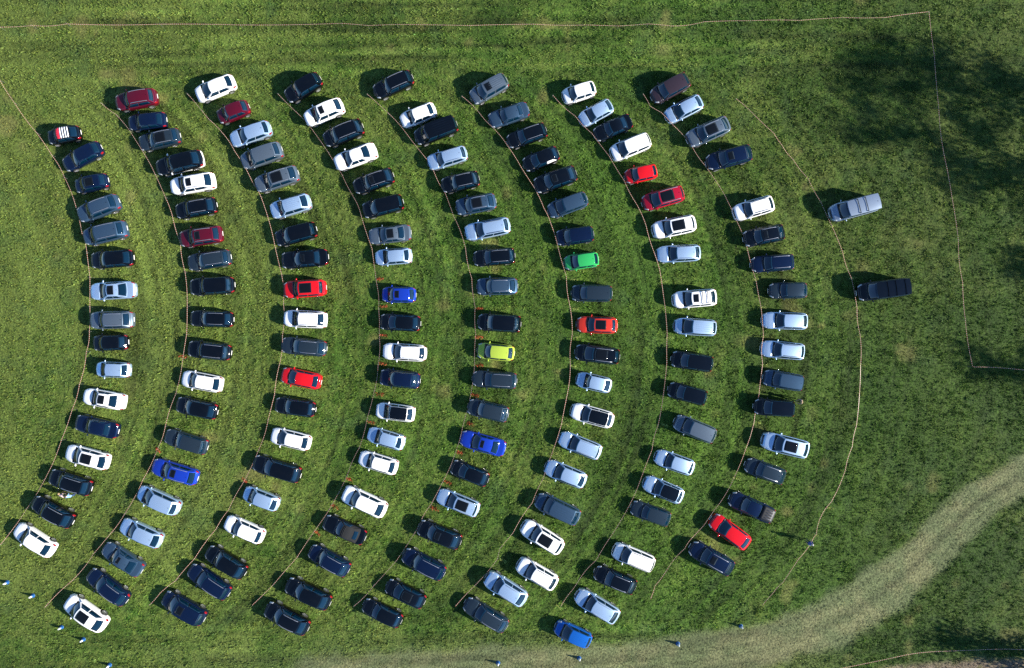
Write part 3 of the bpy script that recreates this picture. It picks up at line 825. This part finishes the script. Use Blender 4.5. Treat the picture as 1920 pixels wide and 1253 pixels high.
LONE = [(G1,605,325,955,230,'van','silver grey','bars twobars','silver grey van with black roof bars, parked alone right of the rows'),
        (G1,805,900,1180,850,'van','black','bars','black van with three roof bars, parked alone behind the right tape')]
ROWNAME = ['leftmost row', 'second row from left', 'third row from left', 'fourth row from left', 'fifth row from left', 'sixth row from left',
           'seventh row from left', 'eighth row from left']
crnd = random.Random(11)
def crop(o, X, Y): return (o[0] + X / 3.915, o[1] + Y / 3.915)
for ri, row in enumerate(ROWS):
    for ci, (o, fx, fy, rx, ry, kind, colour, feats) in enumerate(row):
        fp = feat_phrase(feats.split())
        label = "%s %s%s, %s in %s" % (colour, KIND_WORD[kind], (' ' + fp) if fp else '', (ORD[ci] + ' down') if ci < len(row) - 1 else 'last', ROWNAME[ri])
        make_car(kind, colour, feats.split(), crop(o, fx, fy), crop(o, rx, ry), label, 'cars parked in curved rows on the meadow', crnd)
for (o, fx, fy, rx, ry, kind, colour, feats, label) in LONE:
    make_car(kind, colour, feats.split(), crop(o, fx, fy), crop(o, rx, ry), label, 'vans parked apart from the rows', crnd)

# ------------------------------------------------------------------ barrier tape on thin stakes
tape_mat, nt, b = new_mat("barrier_tape")
uvn = nt.nodes.new("ShaderNodeAttribute"); uvn.attribute_name = "along"
md = nt.nodes.new("ShaderNodeMath"); md.operation = 'FRACT'
gt = nt.nodes.new("ShaderNodeMath"); gt.operation = 'GREATER_THAN'; gt.inputs[1].default_value = 0.55
nt.links.new(uvn.outputs["Fac"], md.inputs[0]); nt.links.new(md.outputs[0], gt.inputs[0])
mx = nt.nodes.new("ShaderNodeMix"); mx.data_type = 'RGBA'
mx.inputs["A"].default_value = (0.80, 0.68, 0.56, 1); mx.inputs["B"].default_value = (0.50, 0.07, 0.02, 1)
nt.links.new(gt.outputs[0], mx.inputs["Factor"]); nt.links.new(mx.outputs["Result"], b.inputs["Base Color"])
b.inputs["Roughness"].default_value = 0.35
tl = nt.nodes.new("ShaderNodeBsdfTranslucent"); ms = nt.nodes.new("ShaderNodeMixShader"); ms.inputs[0].default_value = 0.35
nt.links.new(mx.outputs["Result"], tl.inputs["Color"]); nt.links.new(b.outputs[0], ms.inputs[1]); nt.links.new(tl.outputs[0], ms.inputs[2])
nt.links.new(ms.outputs[0], nt.nodes["Material Output"].inputs["Surface"])
stake_mat = simple("galvanised_stake", (0.25, 0.25, 0.24), 0.5, 0.4)
stake_v, stake_f = [], []
for z in (-0.02, 0.98):
    for i in range(6): stake_v.append((0.009 * math.cos(i * math.pi / 3), 0.009 * math.sin(i * math.pi / 3), z))
stake_f = [(i, (i + 1) % 6, 6 + (i + 1) % 6, 6 + i) for i in range(6)] + [tuple(range(6, 12))]
stake_me = mesh_from("stake", stake_v, stake_f, stake_mat)
def tape_line(label, pts, seed):
    r = random.Random(seed)
    zt = [0.80 + r.uniform(-0.06, 0.06) for _ in pts]
    P = [Vector(px(x, y, z)) for (x, y), z in zip(pts, zt)]
    root = empty("barrier_tape", (P[0].x, P[0].y, 0))
    tag(root, label, "barrier tape", "barrier tape lines on the meadow")
    V, F, A_ = [], [], []
    s = 0.0; tw = r.uniform(0, 3)
    for i in range(len(P) - 1):
        a, c = P[i], P[i + 1]; d = c - a; ln = d.length
        n = max(4, int(ln / 0.25)); t = d.normalized(); side = Vector((-t.y, t.x, 0)).normalized()
        sag = 0.012 * ln + r.uniform(0.0, 0.05); tw0 = tw; tw1 = tw + r.uniform(-1.6, 1.6); bend = r.uniform(-0.04, 0.04) * min(ln, 3)
        for k in range(n + (1 if i == len(P) - 2 else 0)):
            f = k / n
            p = a.lerp(c, f); q = math.sin(math.pi * f)
            p = p + Vector((0, 0, -sag * q)) + side * bend * q
            ang = 0.28 * math.sin(tw0 * (1 - f) + tw1 * f)       # the tape lies more or less flat, slowly twisting
            w = side * math.cos(ang) * 0.018 + Vector((0, 0, 1)) * math.sin(ang) * 0.018
            V += [p - w - Vector((P[0].x, P[0].y, 0)), p + w - Vector((P[0].x, P[0].y, 0))]; A_ += [(s + ln * f) / 0.20] * 2
        tw = tw1; s += ln
    m = len(V) // 2
    F = [(2 * i, 2 * i + 1, 2 * i + 3, 2 * i + 2) for i in range(m - 1)]
    me = mesh_from("ribbon", V, F, tape_mat, True)
    at = me.attributes.new("along", 'FLOAT', 'POINT'); at.data.foreach_set("value", A_)
    link("ribbon", me, root)
    for p in P:
        o = link("stake", stake_me, root); o.location = (p.x - P[0].x, p.y - P[0].y, 0)
        o.rotation_euler = (r.uniform(-0.05, 0.05), r.uniform(-0.05, 0.05), 0)
for i, (lab, pts) in enumerate(TAPES): tape_line(lab, pts, 100 + i)

# ------------------------------------------------------------------ sprayed bay marks on the grass (parts of the ground)
mark_mat = tint_mat("sprayed_grass", 0.1, 0.8)
RED = [(713,522.6),(720.5,575),(719,628.6),(718,682),(713.7,738.7),(697,792),(656,898),(629,949.5),(596,999),(900,579),(900,632),(900,685),(891,741),(882,795),(863,848.6),(839,903.5),(816,953),(298,844),(459,900),(344,668)]
YEL = [(1077.5,525),(1079,579),(1081,632),(1075,686),(1061,795),(1044,848.6),(1026,902),(1245.6,527),(1256,633),(1408,473),(1418,524),(1429.5,577),(1434,630.6),(1434.6,685),(1420.5,792),(1402.6,845),(1382,896),
       (1541,378),(1560,424),(1581,472),(1598,522),(1606,577),(1612,630),(1615,684),(1612,737),(1605,795),(1557,952),(1530,1002),(1497,1048),(1468,1093),(1429,1134),(1345,341),(1245,797),(1185,946),(1516,334),(1048,1136),(942,1050)]
ARC_C = (150.0, 640.0)
def spray(x, y, col, seed, n, dens, wd):
    r = np.random.default_rng(seed)
    ang = math.atan2(y - ARC_C[1], x - ARC_C[0])
    t = r.uniform(-0.5, 0.5, n) * 13; u = r.normal(0, dens, n)
    X = x + t * math.cos(ang) - u * math.sin(ang); Y = y + t * math.sin(ang) + u * math.cos(ang)
    wx, wy = (X - 960) * S, (626.5 - Y) * S
    me = grass_mesh("paint_mark", n, 3, 0, 0, seed, mark_mat, col, (wx, wy), 0.13, 0.17, wd)
    link("paint_mark", me, ground)
for i, (x, y) in enumerate(RED): spray(x, y, (0.40, 0.075, 0.035), 500 + i, 26, 0.9, 0.022)
for i, (x, y) in enumerate(YEL): spray(x, y, (0.34, 0.42, 0.11), 600 + i, 44, 0.45, 0.018)

# ------------------------------------------------------------------ blue and white cones
cone_blue = simple("cone_blue", (0.015, 0.10, 0.30), 0.4)
cone_white = simple("cone_white", (0.78, 0.80, 0.80), 0.4)
def lathe(prof, n=20):
    V, F = [], []
    for r_, z in prof:
        for i in range(n): V.append((r_ * math.cos(2 * math.pi * i / n), r_ * math.sin(2 * math.pi * i / n), z))
    for j in range(len(prof) - 1):
        for i in range(n): F.append((j * n + i, j * n + (i + 1) % n, (j + 1) * n + (i + 1) % n, (j + 1) * n + i))
    return V, F
cone_base = mesh_from("cone_base", *lathe([(0.0, 0.0), (0.25, 0.0), (0.255, 0.03), (0.24, 0.05), (0.20, 0.06), (0.0, 0.06)]), cone_blue, False, True)
cone_body = mesh_from("cone_body", *lathe([(0.0, 0.05), (0.20, 0.06), (0.175, 0.20), (0.135, 0.38), (0.0, 0.38)]), cone_blue, True, True)
cone_tip = mesh_from("cone_top", *lathe([(0.0, 0.37), (0.139, 0.375), (0.09, 0.56), (0.055, 0.70), (0.04, 0.72), (0.0, 0.72)]), cone_white, True, True)
CONES = [((14,1092),"blue and white cone at the frame edge beside the lowest left cars"),
         ((62,1117),"blue and white cone left of the end of the second tape"),
         ((116,1176),"blue and white cone just below the last white SUV of row two"),
         ((157,1199),"blue and white cone nearest under the last white SUV of row two"),
         ((206,1247),"blue and white cone at the bottom edge, lowest of the five at left"),
         ((934,1243),"blue and white cone at the bottom edge under the sixth row"),
         ((1086,1234),"blue and white cone just below the azure blue people carrier"),
         ((1271,1207),"blue and white cone on the pale track below the seventh row"),
         ((1389,1174),"blue and white cone on the track edge under the end of the right tape")]
for (x, y), lab in CONES:
    p = px(x, y)
    c = empty("traffic_cone", p, random.random() * 6)
    c.scale = (0.88, 0.88, 0.92)
    tag(c, lab, "cone", "blue and white cones along the lower edge")
    link("base", cone_base, c); link("cone_body", cone_body, c); link("cone_top", cone_tip, c)

# ------------------------------------------------------------------ people
skin_m = simple("skin", (0.45, 0.27, 0.19), 0.6)
def person(loc, heading, label, shirt, trousers, hair, bend=0.0, arms='down', scale=1.0):
    """one continuous body grown over a joint skeleton; hair is a child"""
    root = empty("person", (loc[0], loc[1], 0), heading); root.scale = (scale,) * 3
    tag(root, label, "person")
    J, E, R_ = [], [], []
    def j(p, r_, par=None):
        J.append(Vector(p)); R_.append(r_)
        if par is not None: E.append((par, len(J) - 1))
        return len(J) - 1
    cb, sb = math.cos(bend), math.sin(bend)
    def up(x, y, z):                     # torso points lean forward about the hips
        dz = z - 0.95; return (x * cb + dz * sb, y, 0.95 + dz * cb - x * sb)
    pel = j((0, 0, 0.95), 0.135)
    wai = j(up(0, 0, 1.12), 0.125, pel); che = j(up(0.01, 0, 1.32), 0.145, wai); sho = j(up(0, 0, 1.43), 0.10, che)
    nec = j(up(0.01, 0, 1.53), 0.055, sho); hd = j(up(0.03, 0, 1.62), 0.085, nec); h2 = j(up(0.025, 0, 1.70), 0.085, hd)
    for sd in (1, -1):
        s1 = j(up(0, 0.18 * sd, 1.42), 0.062, sho)
        if arms == 'down': e = (0.02, 0.24, 1.14); w_ = (0.12, 0.25, 0.90)
        else: e = (0.22, 0.24, 1.22); w_ = (0.44, 0.14, 1.18)
        e1 = j(up(e[0], e[1] * sd, e[2]), 0.045, s1); w1 = j(up(w_[0], w_[1] * sd, w_[2]), 0.030, e1)
        d = (Vector(up(w_[0], w_[1] * sd, w_[2])) - Vector(up(e[0], e[1] * sd, e[2]))).normalized()
        lat = Vector((0.9, -0.15 * sd, 0.2)) if arms == 'down' else Vector((0, -sd, 0.1)); lat.normalize()
        pw = J[w1]; pm_ = j(pw + d * 0.07, 0.032, w1)
        for q, ln in enumerate((0.065, 0.075, 0.07, 0.055)):
            b0 = j(pw + d * 0.10 + lat * (0.030 - 0.020 * q), 0.010, pm_); j(J[b0] + d * ln, 0.008, b0)
        tb = j(pw + d * 0.045 + lat * 0.045, 0.011, pm_); j(J[tb] + d * 0.035 + lat * 0.02, 0.009, tb)
        hp = j((0, 0.095 * sd, 0.88), 0.095, pel); kn = j((0.03, 0.11 * sd, 0.49), 0.062, hp)
        an = j((0, 0.115 * sd, 0.09), 0.045, kn); j((0.16, 0.13 * sd, 0.045), 0.04, an)
    me = bpy.data.meshes.new("body"); me.from_pydata([tuple(p) for p in J], E, [])
    o = bpy.data.objects.new("body", me); C.objects.link(o)
    md = o.modifiers.new("skin", 'SKIN'); md.use_smooth_shade = True
    lay = me.skin_vertices[0] if me.skin_vertices else None
    if lay is None:
        bpy.context.view_layer.objects.active = o; bpy.ops.mesh.customdata_skin_add(); lay = me.skin_vertices[0]
    for i, r_ in enumerate(R_):
        lay.data[i].radius = (r_, r_); lay.data[i].use_root = (i == 0)
    o.modifiers.new("smooth", 'SUBSURF').levels = 1
    dg = bpy.context.evaluated_depsgraph_get(); dg.update()
    nm = bpy.data.meshes.new_from_object(o.evaluated_get(dg)); bpy.data.objects.remove(o)
    nm.materials.clear()
    for m in (shirt, trousers, skin_m, M['trim']): nm.materials.append(m)
    hz = [J[i] for i in (hd, h2)]; wr = [J[i] for i, _ in enumerate(J) if abs(R_[i] - 0.030) < 1e-6]
    for f in nm.polygons:
        c = f.center; k = 0
        if c.z < 0.10: k = 3
        elif c.z < 0.93: k = 1
        if min((c - h).length for h in hz) < 0.14: k = 2
        if min((c - h).length for h in wr) < 0.20 and (abs(c.y) > 0.2 or arms != 'down') and c.z > 0.6: k = 2
        f.material_index = k; f.use_smooth = True
    link("body", nm, root)
    # hair cap
    bm = bmesh.new(); bmesh.ops.create_icosphere(bm, subdivisions=3, radius=0.118)
    bmesh.ops.delete(bm, geom=[v for v in bm.verts if v.co.z < -0.01 and v.co.x > -0.03], context='VERTS')
    for v in bm.verts: v.co += Vector(up(0.005, 0, 1.70))
    hm = bpy.data.meshes.new("hair"); bm.to_mesh(hm); bm.free(); hm.materials.append(hair)
    link("hair", hm, root)
    return root
cl = lambda n, c: simple(n, c, 0.85, noise=0.2, nscale=12)
hair_dark = simple("hair_dark", (0.03, 0.02, 0.015), 0.6); hair_fair = simple("hair_fair", (0.30, 0.20, 0.10), 0.6); hair_grey = simple("hair_grey", (0.35, 0.33, 0.31), 0.6)
person(px(1511, 1013), 2.2, "person in blue jacket standing alone beside the right tape", cl("jacket_blue", (0.05, 0.09, 0.32)), cl("jeans_dark", (0.02, 0.03, 0.07)), hair_grey)
person(px(130.5, 928), 2.0, "person in pale pink top stooping beside a black SUV", cl("top_pink", (0.62, 0.45, 0.42)), cl("trousers_white", (0.6, 0.58, 0.54)), hair_fair, 0.7, 'reach')
person(px(142.5, 927), 2.4, "person in light blue top at the rear door of a black SUV", cl("top_blue", (0.20, 0.38, 0.62)), cl("jeans_blue", (0.03, 0.06, 0.14)), hair_dark, 0.25, 'reach')
person(px(1496, 750.5), 3.3, "person in beige top standing behind the black people carrier", cl("top_beige", (0.40, 0.29, 0.22)), cl("trousers_dark", (0.03, 0.03, 0.035)), hair_fair, 0.35, 'reach')

# ------------------------------------------------------------------ trees beside the field, whose shade falls across the grass
bark = simple("bark", (0.07, 0.05, 0.035), 0.9, noise=0.4, nscale=6)
leaf_mat = tint_mat("tree_leaves", 0.3, 0.6)
def tree(xy, h, rad, label, seed, nleaf=5200):
    r = random.Random(seed); nr = np.random.default_rng(seed)
    p = px(*xy); root = empty("broadleaf_tree", p); tag(root, label, "tree", "trees beside the field")
    V, F = [], []
    def limb(a, b, ra, rb, seg=6):
        base = len(V); d = (b - a); t = d.normalized(); u = t.orthogonal().normalized(); w = t.cross(u)
        for k in range(seg + 1):
            f = k / seg; c = a.lerp(b, f) + Vector((r.uniform(-1, 1), r.uniform(-1, 1), 0)) * 0.04 * d.length * (0 < k < seg)
            rr = ra * (1 - f) + rb * f
            for i in range(8): V.append(tuple(c + u * rr * math.cos(i * math.pi / 4) + w * rr * math.sin(i * math.pi / 4)))
        for k in range(seg):
            for i in range(8): F.append((base + k * 8 + i, base + k * 8 + (i + 1) % 8, base + (k + 1) * 8 + (i + 1) % 8, base + (k + 1) * 8 + i))
    limb(Vector((0, 0, -0.1)), Vector((r.uniform(-.3, .3), r.uniform(-.3, .3), h * 0.86)), 0.24, 0.05, 10)
    cl_ = []
    for k in range(16):
        z = h * (0.28 + 0.6 * k / 16); a = k * 2.4 + r.uniform(-.4, .4)
        ln = rad * (1.0 - 0.55 * max(0, (z / h - 0.5) / 0.5)) * r.uniform(0.6, 1.05)
        e = Vector((math.cos(a) * ln, math.sin(a) * ln, z + ln * 0.45))
        limb(Vector((0, 0, z)), e, 0.085, 0.02, 5)
        for f in (0.5, 0.75, 1.0): cl_.append((Vector((0, 0, z)).lerp(e, f), r.uniform(0.55, 1.0)))
    cl_.append((Vector((0, 0, h * 0.9)), 0.9))
    link("trunk", mesh_from("trunk", V, F, bark, True), root)
    n = nleaf; ci = nr.integers(0, len(cl_), n)
    cc = np.array([tuple(c[0]) for c in cl_])[ci]; rr = np.array([c[1] for c in cl_])[ci]
    pos = cc + nr.normal(0, 0.72, (n, 3)) * rr[:, None]
    d1 = nr.normal(0, 1, (n, 3)); d1 /= np.linalg.norm(d1, axis=1, keepdims=True)
    d2 = np.cross(d1, nr.normal(0, 1, (n, 3))); d2 /= np.linalg.norm(d2, axis=1, keepdims=True)
    sz = nr.uniform(0.10, 0.20, (n, 1))
    v = np.stack([pos - d1 * sz, pos + d2 * sz * 0.6, pos + d1 * sz, pos - d2 * sz * 0.6], 1)
    b4 = np.arange(n)[:, None] * 4
    t = np.concatenate([b4 + [0, 1, 2], b4 + [0, 2, 3]])
    col = np.repeat(np.array([[0.05, 0.095, 0.022]]) * nr.lognormal(0, 0.3, (n, 1)), 4, 0)
    link("crown", tri_mesh("crown", v.reshape(-1, 3), t, leaf_mat, col), root)
tree((2290, 395), 22.0, 4.6, "tall broadleaf tree shading the upper grass beyond the long tape", 1, 6500)
tree((2270, 250), 20.0, 4.2, "slender broadleaf tree behind the corner of the long tape", 2, 5000)
tree((2420, 330), 26.0, 5.0, "tallest broadleaf tree standing behind the other trees", 3, 6500)
tree((2400, 470), 20.0, 4.2, "broadleaf tree just below the tallest tree of the field edge", 7, 5200)
tree((2400, 610), 16.0, 3.4, "broadleaf tree shading the grass at middle height of the field edge", 4, 4600)
tree((2360, 800), 17.0, 3.8, "broadleaf tree beside the end of the cross tape", 5, 4600)
tree((2040, 1262), 8.5, 2.0, "small broadleaf tree near the corner tape below the track", 6, 2400)
print("objects", len(bpy.data.objects))
